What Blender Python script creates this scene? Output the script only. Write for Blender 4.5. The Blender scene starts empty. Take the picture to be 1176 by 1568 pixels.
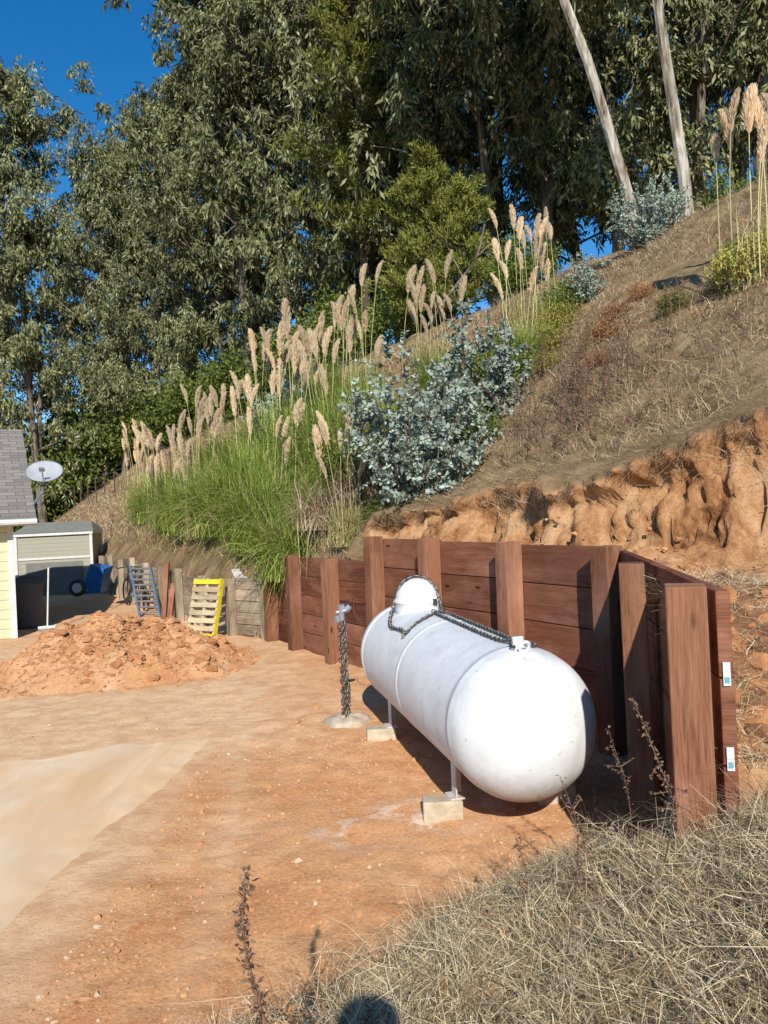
import bpy, math, numpy as np
from mathutils import Vector, Matrix
rng=np.random.default_rng(7)
scene=bpy.context.scene
R=math.radians
# ------------------------------------------------------------------ helpers
def link(o):
    scene.collection.objects.link(o); return o
def mesh_obj(name,verts,quads,mats,midx=None,smooth=False,uvs=None,parent=None,col=None):
    verts=np.asarray(verts,dtype=np.float32).reshape(-1,3); quads=np.asarray(quads,dtype=np.int32).reshape(-1,4)
    me=bpy.data.meshes.new(name)
    me.vertices.add(len(verts)); me.vertices.foreach_set('co',verts.ravel())
    n=len(quads); me.loops.add(n*4); me.loops.foreach_set('vertex_index',quads.ravel())
    me.polygons.add(n); me.polygons.foreach_set('loop_start',np.arange(0,n*4,4,dtype=np.int32))
    me.polygons.foreach_set('loop_total',np.full(n,4,dtype=np.int32))
    if midx is not None: me.polygons.foreach_set('material_index',np.asarray(midx,dtype=np.int32))
    me.polygons.foreach_set('use_smooth',np.full(n,bool(smooth)))
    for m in mats: me.materials.append(m)
    if uvs is not None:
        l=me.uv_layers.new(name='UVMap'); l.data.foreach_set('uv',np.asarray(uvs,dtype=np.float32).ravel())
    if col is not None:
        a=me.color_attributes.new('zone','FLOAT_COLOR','POINT'); a.data.foreach_set('color',np.asarray(col,dtype=np.float32).ravel())
    me.update(calc_edges=True); me.validate()
    o=link(bpy.data.objects.new(name,me))
    if parent: o.parent=parent
    return o
def empty(name,loc=(0,0,0)):
    o=bpy.data.objects.new(name,None); o.location=loc; o.empty_display_size=.2; return link(o)
def nrm(v): 
    v=np.asarray(v,float); return v/(np.linalg.norm(v,axis=-1,keepdims=True)+1e-9)
class MB:
    def __init__(s): s.v=[];s.q=[];s.m=[];s.u=[];s.n=0
    def add(s,v,q,m=0,uv=None):
        v=np.asarray(v,float).reshape(-1,3); q=np.asarray(q,int).reshape(-1,4)
        s.v.append(v); s.q.append(q+s.n); s.n+=len(v)
        s.m.append(np.full(len(q),m)); 
        s.u.append(np.zeros((len(q),4,2)) if uv is None else np.asarray(uv,float).reshape(-1,4,2))
    def box(s,c,ex,ey,ez,m=0):
        c=np.asarray(c,float); E=[np.asarray(e,float) for e in (ex,ey,ez)]
        L=[2*np.linalg.norm(e) for e in E]
        g=int(np.argmax(L)); off=rng.random(2)*37
        sg=np.array([[a,b,d] for a in(-1,1) for b in (-1,1) for d in (-1,1)],float)
        v=c+sg@np.array(E)
        F=[(0,1,3,2),(4,6,7,5),(0,4,5,1),(2,3,7,6),(0,2,6,4),(1,5,7,3)]
        fa=[0,0,1,1,2,2]; uv=[]
        for f,a in zip(F,fa):
            oth=[i for i in range(3) if i!=a]
            if g in oth: gu=g; gv=[i for i in oth if i!=g][0]
            else: gu,gv=oth
            uv.append([(sg[i][gu]*L[gu]/2+off[0],sg[i][gv]*L[gv]/2+off[1]+a*3.3) for i in f])
        s.add(v,F,m,uv)
    def tube(s,pts,rad,n=8,m=0,caps=True):
        v,q=tube(pts,rad,n,caps); s.add(v,q,m)
    def obj(s,name,mats,smooth=False,parent=None,bevel=0):
        o=mesh_obj(name,np.concatenate(s.v),np.concatenate(s.q),mats,np.concatenate(s.m),smooth,np.concatenate(s.u),parent)
        if bevel:
            b=o.modifiers.new('bev','BEVEL'); b.width=bevel; b.segments=2; b.limit_method='ANGLE'; b.angle_limit=R(40)
        return o
def frames(P):
    P=np.asarray(P,float); T=nrm(np.gradient(P,axis=0))
    a=np.array([0,0,1.]) if abs(T[0][2])<.9 else np.array([1.,0,0])
    U=[nrm(np.cross(T[0],a))]
    for i in range(1,len(P)):
        u=U[-1]-T[i]*np.dot(U[-1],T[i]); U.append(nrm(u))
    U=np.array(U); return T,U,np.cross(T,U)
def tube(pts,rad,n=8,caps=True):
    P=np.asarray(pts,float); k=len(P); rad=np.broadcast_to(np.asarray(rad,float),(k,)).copy()
    T,U,V=frames(P)
    if caps:
        P=np.concatenate([P[:1],P,P[-1:]]); U=np.concatenate([U[:1],U,U[-1:]]); V=np.concatenate([V[:1],V,V[-1:]])
        rad=np.concatenate([[1e-4],rad,[1e-4]]); k+=2
    th=np.arange(n)*2*np.pi/n
    v=P[:,None]+rad[:,None,None]*(np.cos(th)[None,:,None]*U[:,None]+np.sin(th)[None,:,None]*V[:,None])
    i=np.arange(k-1)[:,None]*n; j=np.arange(n)[None]; j2=(j+1)%n
    q=np.stack([i+j,i+j2,i+n+j2,i+n+j],-1).reshape(-1,4)
    return v.reshape(-1,3),q
def strips(P,Wd,W):
    n,k,_=P.shape
    a=P-Wd[:,None]*W[...,None]*.5; b=P+Wd[:,None]*W[...,None]*.5
    v=np.stack([a,b],2).reshape(-1,3)
    base=(np.arange(n)*k*2)[:,None]; i=np.arange(k-1)[None]*2
    q=np.stack([base+i,base+i+1,base+i+3,base+i+2],-1).reshape(-1,4)
    return v,q
def leaves(P,D,Wd,L,W):
    n=len(P); L=np.broadcast_to(L,(n,))[:,None]; W=np.broadcast_to(W,(n,))[:,None]
    v=np.stack([P,P+D*L*.45+Wd*W*.5,P+D*L,P+D*L*.45-Wd*W*.5],1).reshape(-1,3)
    return v,np.arange(n*4).reshape(-1,4)
def rdir(n): return nrm(rng.normal(size=(n,3)))
def perp(D): return nrm(np.cross(D,rdir(len(D))))
def vn(x,y,seed=0):
    x=np.asarray(x,float); y=np.asarray(y,float)
    xi=np.floor(x).astype(np.int64); yi=np.floor(y).astype(np.int64); fx=x-xi; fy=y-yi
    fx=fx*fx*(3-2*fx); fy=fy*fy*(3-2*fy)
    def h(a,b):
        k=(a*374761393+b*668265263+seed*98245165)&0xffffffff
        k=((k^(k>>13))*1274126177)&0xffffffff
        return ((k^(k>>16))&0xffff)/65535.
    return (h(xi,yi)*(1-fx)+h(xi+1,yi)*fx)*(1-fy)+(h(xi,yi+1)*(1-fx)+h(xi+1,yi+1)*fx)*fy
def fbm(x,y,seed=0,o=4):
    r=0;a=.5
    for i in range(o): r=r+a*(vn(x*2**i,y*2**i,seed+i*17)-.5); a*=.5
    return r*2
def ss(x,a,b):
    t=np.clip((x-a)/(b-a),0,1); return t*t*(3-2*t)
# ------------------------------------------------------------------ materials
def newmat(name):
    m=bpy.data.materials.new(name); m.use_nodes=True; nt=m.node_tree
    return m,nt,nt.nodes['Principled BSDF'],nt.nodes['Material Output']
def newdiff(name):
    m=bpy.data.materials.new(name); m.use_nodes=True; nt=m.node_tree
    nt.nodes.remove(nt.nodes['Principled BSDF']); b=nt.nodes.new('ShaderNodeBsdfDiffuse'); nt.links.new(b.outputs[0],nt.nodes['Material Output'].inputs[0])
    b.inputs['Roughness'].default_value=.3
    return m,nt,b
def N(nt,t,**k):
    n=nt.nodes.new(t)
    for a,b in k.items(): setattr(n,a,b)
    return n
def ramp(nt,fac,cols):
    r=N(nt,'ShaderNodeValToRGB'); e=r.color_ramp.elements
    while len(e)<len(cols): e.new(.5)
    for i,(p,c) in enumerate(cols): e[i].position=p; e[i].color=(*c,1)
    nt.links.new(fac,r.inputs[0]); return r.outputs[0]
def noise(nt,vec,scale,detail=4,rough=.6,dist=0):
    n=N(nt,'ShaderNodeTexNoise'); n.inputs['Scale'].default_value=scale; n.inputs['Detail'].default_value=detail
    n.inputs['Roughness'].default_value=rough; n.inputs['Distortion'].default_value=dist
    if vec is not None: nt.links.new(vec,n.inputs['Vector'])
    return n.outputs['Fac']
def mapping(nt,vec,sc):
    m=N(nt,'ShaderNodeMapping'); m.inputs['Scale'].default_value=sc; nt.links.new(vec,m.inputs[0]); return m.outputs[0]
def mixc(nt,f,a,b,mode='MIX'):
    m=N(nt,'ShaderNodeMix',data_type='RGBA',blend_type=mode)
    for s,v in ((m.inputs[0],f),(m.inputs[6],a),(m.inputs[7],b)):
        if isinstance(v,(int,float)): s.default_value=v
        elif isinstance(v,tuple): s.default_value=(*v,1)
        else: nt.links.new(v,s)
    return m.outputs[2]
def bump(nt,h,bsdf,strength=.5,dist=.02):
    b=N(nt,'ShaderNodeBump'); b.inputs['Strength'].default_value=strength; b.inputs['Distance'].default_value=dist
    nt.links.new(h,b.inputs['Height']); nt.links.new(b.outputs[0],bsdf.inputs['Normal'])
def leafmat(name,cols,trans=.25,*a):
    m,nt,d=newdiff(name); out=nt.nodes['Material Output']; d.inputs['Roughness'].default_value=0
    g=N(nt,'ShaderNodeNewGeometry')
    c=ramp(nt,g.outputs['Random Per Island'],[(i/(len(cols)-1),k) for i,k in enumerate(cols)])
    oi=N(nt,'ShaderNodeObjectInfo')
    ma=N(nt,'ShaderNodeMapRange'); ma.inputs[3].default_value=.8; ma.inputs[4].default_value=1.2
    nt.links.new(oi.outputs['Random'],ma.inputs[0])
    hv=N(nt,'ShaderNodeVectorMath',operation='SCALE'); nt.links.new(c,hv.inputs[0]); nt.links.new(ma.outputs[0],hv.inputs['Scale'])
    nt.links.new(hv.outputs[0],d.inputs[0])
    if trans>0:
        t=N(nt,'ShaderNodeBsdfTranslucent'); nt.links.new(hv.outputs[0],t.inputs[0])
        mx=N(nt,'ShaderNodeMixShader'); mx.inputs[0].default_value=trans
        nt.links.new(d.outputs[0],mx.inputs[1]); nt.links.new(t.outputs[0],mx.inputs[2]); nt.links.new(mx.outputs[0],out.inputs[0])
    return m
def plain(name,c1,c2=None,scale=6,rough=.7,metal=0,bs=.2,spec=.4):
    m,nt,b,out=newmat(name); tc=N(nt,'ShaderNodeTexCoord')
    c2=c2 or tuple(x*.8 for x in c1)
    f=noise(nt,tc.outputs['Object'],scale,4,.65)
    nt.links.new(ramp(nt,f,[(.35,c2),(.65,c1)]),b.inputs['Base Color'])
    b.inputs['Roughness'].default_value=rough; b.inputs['Metallic'].default_value=metal; b.inputs['Specular IOR Level'].default_value=spec
    if bs: bump(nt,f,b,bs,.01)
    return m
def earth(name,c1,c2,scale=9):
    m,nt,b=newdiff(name); tc=N(nt,'ShaderNodeTexCoord')
    nt.links.new(ramp(nt,noise(nt,tc.outputs['Object'],scale,3,.7),[(.35,c2),(.65,c1)]),b.inputs[0]); return m
def wood(name,ca,cb,cc,kn=True):
    m,nt,b,out=newmat(name); uv=N(nt,'ShaderNodeUVMap').outputs[0]
    f1=noise(nt,mapping(nt,uv,(1.6,28,1)),1,4,.6,.6)
    f2=noise(nt,mapping(nt,uv,(6,130,1)),1,3,.6)
    f3=noise(nt,mapping(nt,uv,(.5,.6,1)),1,2,.5)
    f4=noise(nt,mapping(nt,uv,(1.2,3,1)),1,4,.65)
    c=ramp(nt,f1,[(.3,ca),(.52,cb),(.75,cc)])
    c=mixc(nt,ramp(nt,f2,[(.44,(0,0,0)),(.68,(.8,.8,.8))]),c,tuple(x*.45 for x in ca))
    c=mixc(nt,ramp(nt,f3,[(.35,(.0,.0,.0)),(.65,(.5,.5,.5))]),c,cc)
    c=mixc(nt,ramp(nt,f4,[(.46,(0,0,0)),(.70,(.6,.6,.6))]),c,tuple(min(1,x*1.3+.045) for x in cc))
    if kn:
        vo=N(nt,'ShaderNodeTexVoronoi'); vo.inputs['Scale'].default_value=1; nt.links.new(mapping(nt,uv,(1.7,5.5,1)),vo.inputs['Vector'])
        c=mixc(nt,ramp(nt,vo.outputs['Distance'],[(.05,(.85,.85,.85)),(.11,(0,0,0))]),c,(.02,.008,.005))
    g=N(nt,'ShaderNodeNewGeometry'); ma=N(nt,'ShaderNodeMapRange'); ma.inputs[3].default_value=.66; ma.inputs[4].default_value=1.22; nt.links.new(g.outputs['Random Per Island'],ma.inputs[0])
    hv=N(nt,'ShaderNodeVectorMath',operation='SCALE'); nt.links.new(c,hv.inputs[0]); nt.links.new(ma.outputs[0],hv.inputs['Scale'])
    nt.links.new(hv.outputs[0],b.inputs['Base Color']); b.inputs['Roughness'].default_value=.88; b.inputs['Specular IOR Level'].default_value=.12
    bump(nt,f2,b,.5,.005)
    return m
def ground_mat():
    m,nt,b=newdiff('soil'); tc=N(nt,'ShaderNodeTexCoord').outputs['Object']
    at=N(nt,'ShaderNodeAttribute',attribute_name='zone'); sp=N(nt,'ShaderNodeSeparateColor'); nt.links.new(at.outputs['Color'],sp.inputs[0])
    n1=noise(nt,tc,.55,3,.6); n2=noise(nt,tc,4,5,.7); n3=noise(nt,tc,45,3,.75)
    yard=ramp(nt,n1,[(.34,(.54,.25,.105)),(.5,(.62,.325,.152)),(.66,(.69,.41,.22))])
    yard=mixc(nt,ramp(nt,n2,[(.42,(0,0,0)),(.66,(.75,.75,.75))]),yard,(.46,.19,.076))
    yard=mixc(nt,ramp(nt,n3,[(.52,(0,0,0)),(.72,(.6,.6,.6))]),yard,(.74,.50,.30))
    yard=mixc(nt,ramp(nt,n3,[(.28,(.75,.75,.75)),(.45,(0,0,0))]),yard,(.30,.12,.05))
    yard=mixc(nt,sp.outputs[2],yard,mixc(nt,ramp(nt,n2,[(.42,(0,0,0)),(.6,(1,1,1))]),(.70,.465,.275),(.58,.36,.20)))
    cn=noise(nt,mapping(nt,tc,(1,1,.6)),2.6,5,.74,.4)
    cut=ramp(nt,cn,[(.34,(.12,.052,.022)),(.44,(.36,.17,.073)),(.56,(.52,.29,.14)),(.75,(.62,.42,.25))])
    cut=mixc(nt,ramp(nt,n3,[(.30,(.7,.7,.7)),(.47,(0,0,0))]),cut,(.20,.085,.036))
    hill=ramp(nt,noise(nt,tc,1.7,4,.7),[(.3,(.12,.078,.043)),(.5,(.24,.162,.09)),(.7,(.36,.255,.145))])
    c=mixc(nt,sp.outputs[0],yard,hill); c=mixc(nt,sp.outputs[1],c,cut)
    pm_=N(nt,'ShaderNodeMath',operation='MULTIPLY'); nt.links.new(ramp(nt,n2,[(.49,(0,0,0)),(.62,(.7,.7,.7))]),pm_.inputs[0]); inv=N(nt,'ShaderNodeMath',operation='SUBTRACT'); inv.inputs[0].default_value=1; nt.links.new(at.outputs['Alpha'],inv.inputs[1]); nt.links.new(inv.outputs[0],pm_.inputs[1])
    c=mixc(nt,pm_.outputs[0],c,(.78,.67,.53))
    nt.links.new(c,b.inputs[0])
    h=N(nt,'ShaderNodeMath',operation='ADD'); nt.links.new(n2,h.inputs[0]); 
    h2=N(nt,'ShaderNodeMath',operation='MULTIPLY'); h2.inputs[1].default_value=.28; nt.links.new(n3,h2.inputs[0]); nt.links.new(h2.outputs[0],h.inputs[1])
    bump(nt,h.outputs[0],b,.75,.036)
    return m
M_soil=ground_mat()
M_clod=earth('clay_clod',(.66,.37,.19),(.48,.23,.10))
M_clod2=earth('pale_stone',(.74,.56,.39),(.58,.38,.23))
M_pile=earth('pile_clay',(.54,.26,.115),(.38,.165,.07),5)
M_dclod=earth('dark_clay',(.32,.16,.08),(.16,.075,.04))
M_red=wood('stained_redwood',(.115,.037,.020),(.225,.080,.042),(.32,.134,.074))
M_post=wood('post_redwood',(.155,.058,.030),(.28,.113,.060),(.38,.18,.10))
M_old=wood('weathered_wood',(.20,.145,.085),(.36,.27,.175),(.50,.40,.28))
M_pine=wood('raw_pine',(.46,.32,.17),(.62,.46,.27),(.72,.57,.38),False)
M_yellow=plain('yellow_paint',(.85,.68,.03),(.70,.54,.03),12,.6)
M_conc=plain('concrete',(.62,.52,.38),(.44,.35,.23),14,.9,0,.5)
def tank_mat():
    m,nt,b,out=newmat('white_tank_paint'); tc=N(nt,'ShaderNodeTexCoord').outputs['Object']
    f=noise(nt,mapping(nt,tc,(7,7,1.0)),1,5,.7); f2=noise(nt,tc,2.4,5,.7); f3=noise(nt,tc,34,3,.6)
    c=ramp(nt,f2,[(.34,(.70,.69,.66)),(.48,(.81,.80,.78)),(.62,(.87,.865,.84))])
    c=mixc(nt,ramp(nt,f,[(.50,(0,0,0)),(.70,(.5,.5,.5))]),c,(.60,.56,.50))
    c=mixc(nt,ramp(nt,f3,[(.65,(0,0,0)),(.73,(.6,.6,.6))]),c,(.42,.32,.22))
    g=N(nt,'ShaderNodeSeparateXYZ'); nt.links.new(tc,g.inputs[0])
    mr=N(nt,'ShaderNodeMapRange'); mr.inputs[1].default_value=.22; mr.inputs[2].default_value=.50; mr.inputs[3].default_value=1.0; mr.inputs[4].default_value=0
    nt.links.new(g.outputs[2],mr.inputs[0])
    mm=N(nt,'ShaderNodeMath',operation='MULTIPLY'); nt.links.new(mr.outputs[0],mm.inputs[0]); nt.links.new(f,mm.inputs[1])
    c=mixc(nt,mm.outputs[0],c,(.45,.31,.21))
    nt.links.new(c,b.inputs['Base Color']); b.inputs['Roughness'].default_value=.6; b.inputs['Specular IOR Level'].default_value=.3
    bump(nt,f2,b,.12,.02); return m
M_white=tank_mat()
M_whitep=plain('white_paint',(.78,.76,.72),(.64,.61,.56),8,.5,0,.05)
M_rust=plain('rusty_iron',(.16,.08,.045),(.07,.04,.03),20,.8)
M_black=plain('black_plastic',(.03,.03,.03),(.05,.048,.045),10,.5)
M_grey=plain('grey_steel',(.36,.34,.31),(.22,.20,.18),20,.5,.3)
M_metal=plain('galvanised_metal',(.45,.46,.47),(.32,.33,.34),10,.4,.7)
M_blue=plain('blue_paint',(.02,.19,.55),(.02,.14,.42),8,.4,0,.05)
M_dblue=plain('faded_blue_grey',(.13,.19,.29),(.09,.13,.2),8,.6,0,.05)
M_dkm=plain('dark_chain_metal',(.10,.09,.08),(.045,.04,.035),20,.5,.3)
def bark_mat(name,a,b_,c_):
    m,nt,b=newdiff(name); tc=N(nt,'ShaderNodeTexCoord').outputs['Object']
    f=noise(nt,mapping(nt,tc,(5,5,.8)),1,4,.65,.5)
    nt.links.new(ramp(nt,f,[(.35,a),(.5,b_),(.65,c_)]),b.inputs[0]); bump(nt,f,b,.5,.04); return m
M_bark=bark_mat('eucalyptus_bark',(.07,.05,.035),(.19,.15,.11),(.36,.31,.25))
M_pale=bark_mat('pale_eucalyptus_bark',(.11,.075,.05),(.40,.34,.26),(.66,.60,.51))
M_pbark=bark_mat('pine_bark',(.05,.035,.025),(.12,.085,.06),(.2,.15,.11))
M_euc=leafmat('eucalyptus_leaf',[(.065,.075,.03),(.15,.162,.068),(.24,.25,.12),(.38,.37,.21)],0)
M_pin=leafmat('pine_needles',[(.10,.12,.025),(.20,.21,.045),(.30,.29,.08)],0)
M_gum=leafmat('blue_gum_leaf',[(.17,.21,.15),(.33,.40,.33),(.50,.57,.48),(.27,.33,.19)],0)
M_blade=leafmat('pampas_blade',[(.10,.18,.02),(.22,.32,.045),(.38,.43,.09),(.62,.54,.26)],.2)
M_bladey=leafmat('dry_pampas_blade',[(.26,.28,.07),(.47,.43,.16),(.64,.53,.29),(.42,.30,.17)],.2)
M_dead=leafmat('dead_pampas_blade',[(.24,.17,.10),(.42,.32,.20),(.58,.47,.33)],.1)
M_plume=leafmat('pampas_plume',[(.66,.48,.30),(.82,.65,.43),(.90,.77,.58)],.3)
M_stem=leafmat('pampas_stem',[(.52,.47,.2),(.68,.57,.3)],0)
M_straw=leafmat('straw',[(.14,.095,.052),(.37,.265,.15),(.61,.475,.29),(.86,.72,.48)],0)
M_hillg=leafmat('hill_straw',[(.15,.095,.053),(.31,.21,.118),(.48,.345,.20),(.65,.495,.31)],0)
M_weed=leafmat('brown_weed',[(.09,.05,.037),(.17,.10,.067),(.27,.18,.11)],0)
M_root=leafmat('root_thatch',[(.10,.06,.04),(.22,.14,.085),(.38,.27,.17)],0)
M_shrub=leafmat('shrub_leaf',[(.06,.09,.02),(.14,.18,.04),(.26,.29,.08)],.1)
M_yshrub=leafmat('yellow_shrub_leaf',[(.2,.22,.04),(.38,.37,.08),(.48,.34,.12)],.1)
M_rshrub=leafmat('red_shrub_leaf',[(.27,.10,.05),(.42,.17,.08),(.3,.25,.09)],.1)
# ------------------------------------------------------------------ terrain
def st(x,y): return .866*x+.5*y, -.5*x+.866*y
def xy(s,t): return .866*s-.5*t, .5*s+.866*t
def sW(t): return np.interp(t,[4.4,12.0,14.1,80],[4.815,4.815,4.22,4.18])
def scut(t): return np.interp(t,[2,3.99,4.67,5.43,6.85,8.5,9.3,10],[6.7,6.15,5.82,5.52,5.5,5.12,4.9,4.7])
def hgt(x,y):
    x=np.asarray(x,float); y=np.asarray(y,float); s,t=st(x,y)
    sc=np.clip(s,-1e3,30)
    zn=np.where(sc<13.3,-1.61+.7*sc,7.7+.30*(sc-13.3))
    zn=zn+fbm(x*.35,y*.35,3,4)*.35*ss(s,5.2,8)+fbm(x*2,y*2,5,3)*.08
    c=scut(t)+fbm(t*1.6,t*0+3.3,9,3)*.22+fbm(t*6,t*0+1.3,10,3)*.09
    fill=1.48+fbm(x*1.5,y*1.5,11,3)*.12+.15*ss(s,c-.8,c-.3)
    zc=-1.61+.7*c
    w=np.clip((s-(c-.36))/.36,0,1); w=w**.75
    zb=np.where(s<c-.36,fill,np.where(s<c,fill+(zc-fill)*w,zn))
    top=np.interp(t,[8.2,8.4,11.2,11.4,12.5,80],[1.62,1.35,1.35,1.03,.95,.98])
    zb=np.where(t>9,np.minimum(zn,top+1.3*np.clip(s-sW(t),0,9)),zb)
    zb=np.where(y<4.3,np.minimum(zb,np.maximum(.9,.9+.62*(y-3.3))+np.clip(x-2.6,0,9)*.9),zb)
    xb=1.43+.1724*(y-3.3)
    beh=np.where(y>6.2,s>sW(t),(x>xb)&(y>3.22))
    d=.61*x-.79*(y-3.5)+fbm(x*1.3,y*1.3,21,3)*.18
    cap=.45+.65*ss(x,.3,1.8)-.2*ss(-x,.6,2.0)
    dd=np.clip(d,0,50); zf=cap*(1-np.exp(-1.0*dd/cap))
    zf=zf+fbm(x*5,y*5,31,3)*.06*ss(d,-.3,.4)
    loose=(1-ss(-x,1.2,2.0)*ss(-y,-7.6,-6.6))
    near=(1-ss(y,3.6,6.5)*.75)
    zf=zf+fbm(x*.8,y*.8,41,3)*.03+fbm(x*4,y*4,43,4)*.024*loose+(fbm(x*9,y*9,45,2)*.020)*loose*near
    r=np.sqrt(((x+3.85)/1.7)**2+((y-11.1)/1.6)**2)+fbm(x*.9,y*.9,51,3)*.3
    zf=zf+.52*np.clip(1-r*r,0,1)**.8*(1+fbm(x*2.5,y*2.5,53,4)*.7)+fbm(x*6,y*6,55,3)*.10*(1-ss(r,.8,1.05))
    zz=np.where(beh,np.maximum(zb,-5),zf)
    return zz,beh,s,t,c,d,r
def H(x,y): return float(hgt(np.array([x]),np.array([y]))[0][0])
A=np.arange
xs=np.concatenate([[-400,-200,-120,-80,-60],A(-40,-12,1),A(-12,-5.5,.13),A(-5.5,-1,.045),A(-1,4.2,.03),A(4.2,12,.15),A(12,40,1),[60,100,200,400]])
ys=np.concatenate([[-400,-100,-40],A(-20,-2,1),A(-2,1.2,.15),A(1.2,10.2,.03),A(10.2,12.6,.05),A(12.6,28,.11),A(28,70,1),[90,150,300,500]])
X,Y=np.meshgrid(xs,ys); Z,beh,S,T,C,Dk,Rm=hgt(X,Y)
amp=np.where(beh,ss(S,C-.6,C-.36)*(1-ss(S,C+.25,C+.5))*(T<9.5),0)
rid=.5-np.abs(fbm(T*2.6,Z*1.3+T*.4,61,4))*2
over=-.19*ss(S,C-.10,C-.01)*(.5+vn(T*2.2,T*0,77))+.10*ss(S,C-.42,C-.3)*(1-ss(S,C-.16,C-.06))
fm=(1-ss(S,C+.0,C+.15))
pn=((rid-.3)*-.07+fbm(T*5,Z*6,63,4)*.13+fbm(T*13,Z*13,67,3)*.12)*fm+over
X2=X+.866*pn*amp; Y2=Y+.5*pn*amp
Z=Z+fbm(X*7,Y*7,64,3)*.07*np.where(beh&(S<C+.1)&(T<9.5),1,0)
V=np.stack([X2,Y2,Z],-1).reshape(-1,3)
ny,nx=X.shape; i=(A(ny-1)[:,None]*nx+A(nx-1)[None])
Q=np.stack([i,i+1,i+nx+1,i+nx],-1).reshape(-1,4)
hillw=np.where(beh,ss(S,C-.06,C+.02),0); hillw=np.where(beh&(T>9),1,hillw)
cutw=np.where(beh,1-hillw,0)
bankw=ss(Dk+fbm(X*4,Y*4,66,3)*.25,.0,.25)*(Y<6.2)
hillw=np.where(beh,hillw,bankw*.9); 
soft=fbm(X*.5,Y*.5,71,3)
padd=ss(-X,1.3,1.9)*(1-ss(Y,6.6,7.4))*.8
dust=np.where(beh,0,ss(-X,.4,2.2)*.75*ss(Rm,.95,1.25)*(Y>2.5)*ss(Y,5.2,7.5)+ss(fbm(X*.4+3,Y*.25,75,3),0,.5)*.3+padd)
trk=sum(np.exp(-((X+1.25+.16*(Y-6)+.05*(Y-6)**2*.3-o)/.13)**2) for o in (0,-1.5))*(Y>3)*(Y<10.5)
dust=np.clip(dust+soft*.6*(~beh)+trk*.45*(~beh),0,1)*(1-hillw)
pale=np.exp(-(((X+.10)/.55)**2+((Y-4.95)/.28)**2))*1.0+np.exp(-(((X-.15)/.25)**2+((Y-5.2)/.2)**2))
col=np.stack([hillw,cutw,dust,1-np.clip(pale,0,1)],-1).reshape(-1,4)
g=mesh_obj('ground',V,Q,[M_soil],smooth=True,col=col)
def pad():
    ex=[(-1.62,7.15),(-1.72,6.2),(-1.84,5.0),(-1.98,3.9),(-2.1,2.8),(-2.25,1.0)]
    nyp=260; nxp=90; yy=np.linspace(1.0,7.15,nyp)
    er=np.interp(yy,[e[1] for e in ex[::-1]],[e[0] for e in ex[::-1]])+fbm(yy*3,yy*0,81,4)*.04
    u=np.linspace(0,1,nxp)**1.6
    Xp=er[:,None]*(1-u)+(-9)*u; Yp=np.repeat(yy[:,None],nxp,1)
    topedge=7.15+fbm(Xp*1.2,Xp*0,83,4)*.3-(-1.62-Xp)*.17
    Yp=1.0+(Yp-1.0)/6.15*(topedge-1.0)
    Zp=.030+fbm(Xp*.4,Yp*.4,85,2)*.01+fbm(Xp*7,Yp*7,86,3)*.020*np.maximum((1-ss(u*7.4,.0,.45))[None],ss(yy,6.6,7.1)[:,None])
    e=np.minimum(np.minimum(u[None]*32,1),np.minimum((nyp-1-A(nyp))[:,None]/8.,1)); Zp=Zp*e-.02*(1-e)
    v=np.stack([Xp,Yp,Zp],-1).reshape(-1,3); i=(A(nyp-1)[:,None]*nxp+A(nxp-1)[None]); q=np.stack([i,i+nxp,i+nxp+1,i+1],-1).reshape(-1,4)
    m,nt,b=newdiff('dusty_concrete'); tc=N(nt,'ShaderNodeTexCoord').outputs['Object']
    f=noise(nt,mapping(nt,tc,(1.6,.5,1)),1,5,.62,1.2); f2=noise(nt,tc,60,3,.6); f3=noise(nt,tc,.9,4,.65)
    c=ramp(nt,f,[(.3,(.63,.41,.225)),(.5,(.71,.485,.29)),(.66,(.77,.58,.39))])
    c=mixc(nt,ramp(nt,f3,[(.42,(0,0,0)),(.62,(.5,.5,.5))]),c,(.64,.49,.34))
    c=mixc(nt,ramp(nt,f2,[(.55,(0,0,0)),(.7,(.3,.3,.3))]),c,(.52,.34,.19))
    nt.links.new(c,b.inputs[0]); bump(nt,f2,b,.15,.005)
    mesh_obj('concrete_pad',v,q,[m],smooth=True)
pad()
def lump():
    pts=[(a,b,c) for a in (-1,0,1) for b in (-1,0,1) for c in (-1,0,1) if (a,b,c)!=(0,0,0)]; idx={p:i for i,p in enumerate(pts)}; F=[]
    for axn in range(3):
        for sg in (-1,1):
            for a in (-1,0):
                for b in (-1,0):
                    qd=[]
                    for (da,db) in ((0,0),(1,0),(1,1),(0,1)):
                        p=[0,0,0]; p[axn]=sg; p[(axn+1)%3]=a+da; p[(axn+2)%3]=b+db; qd.append(idx[tuple(p)])
                    F.append(qd if sg>0 else qd[::-1])
    v=np.array(pts,float); return v*.35+nrm(v)*.6,np.array(F)
LV,LF=lump()
CV=np.array([[a,b,c] for a in(-1,1) for b in (-1,1) for c in (-1,1)],float)*.58; CF=np.array([(0,1,3,2),(4,6,7,5),(0,4,5,1),(2,3,7,6),(0,2,6,4),(1,5,7,3)])
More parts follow.
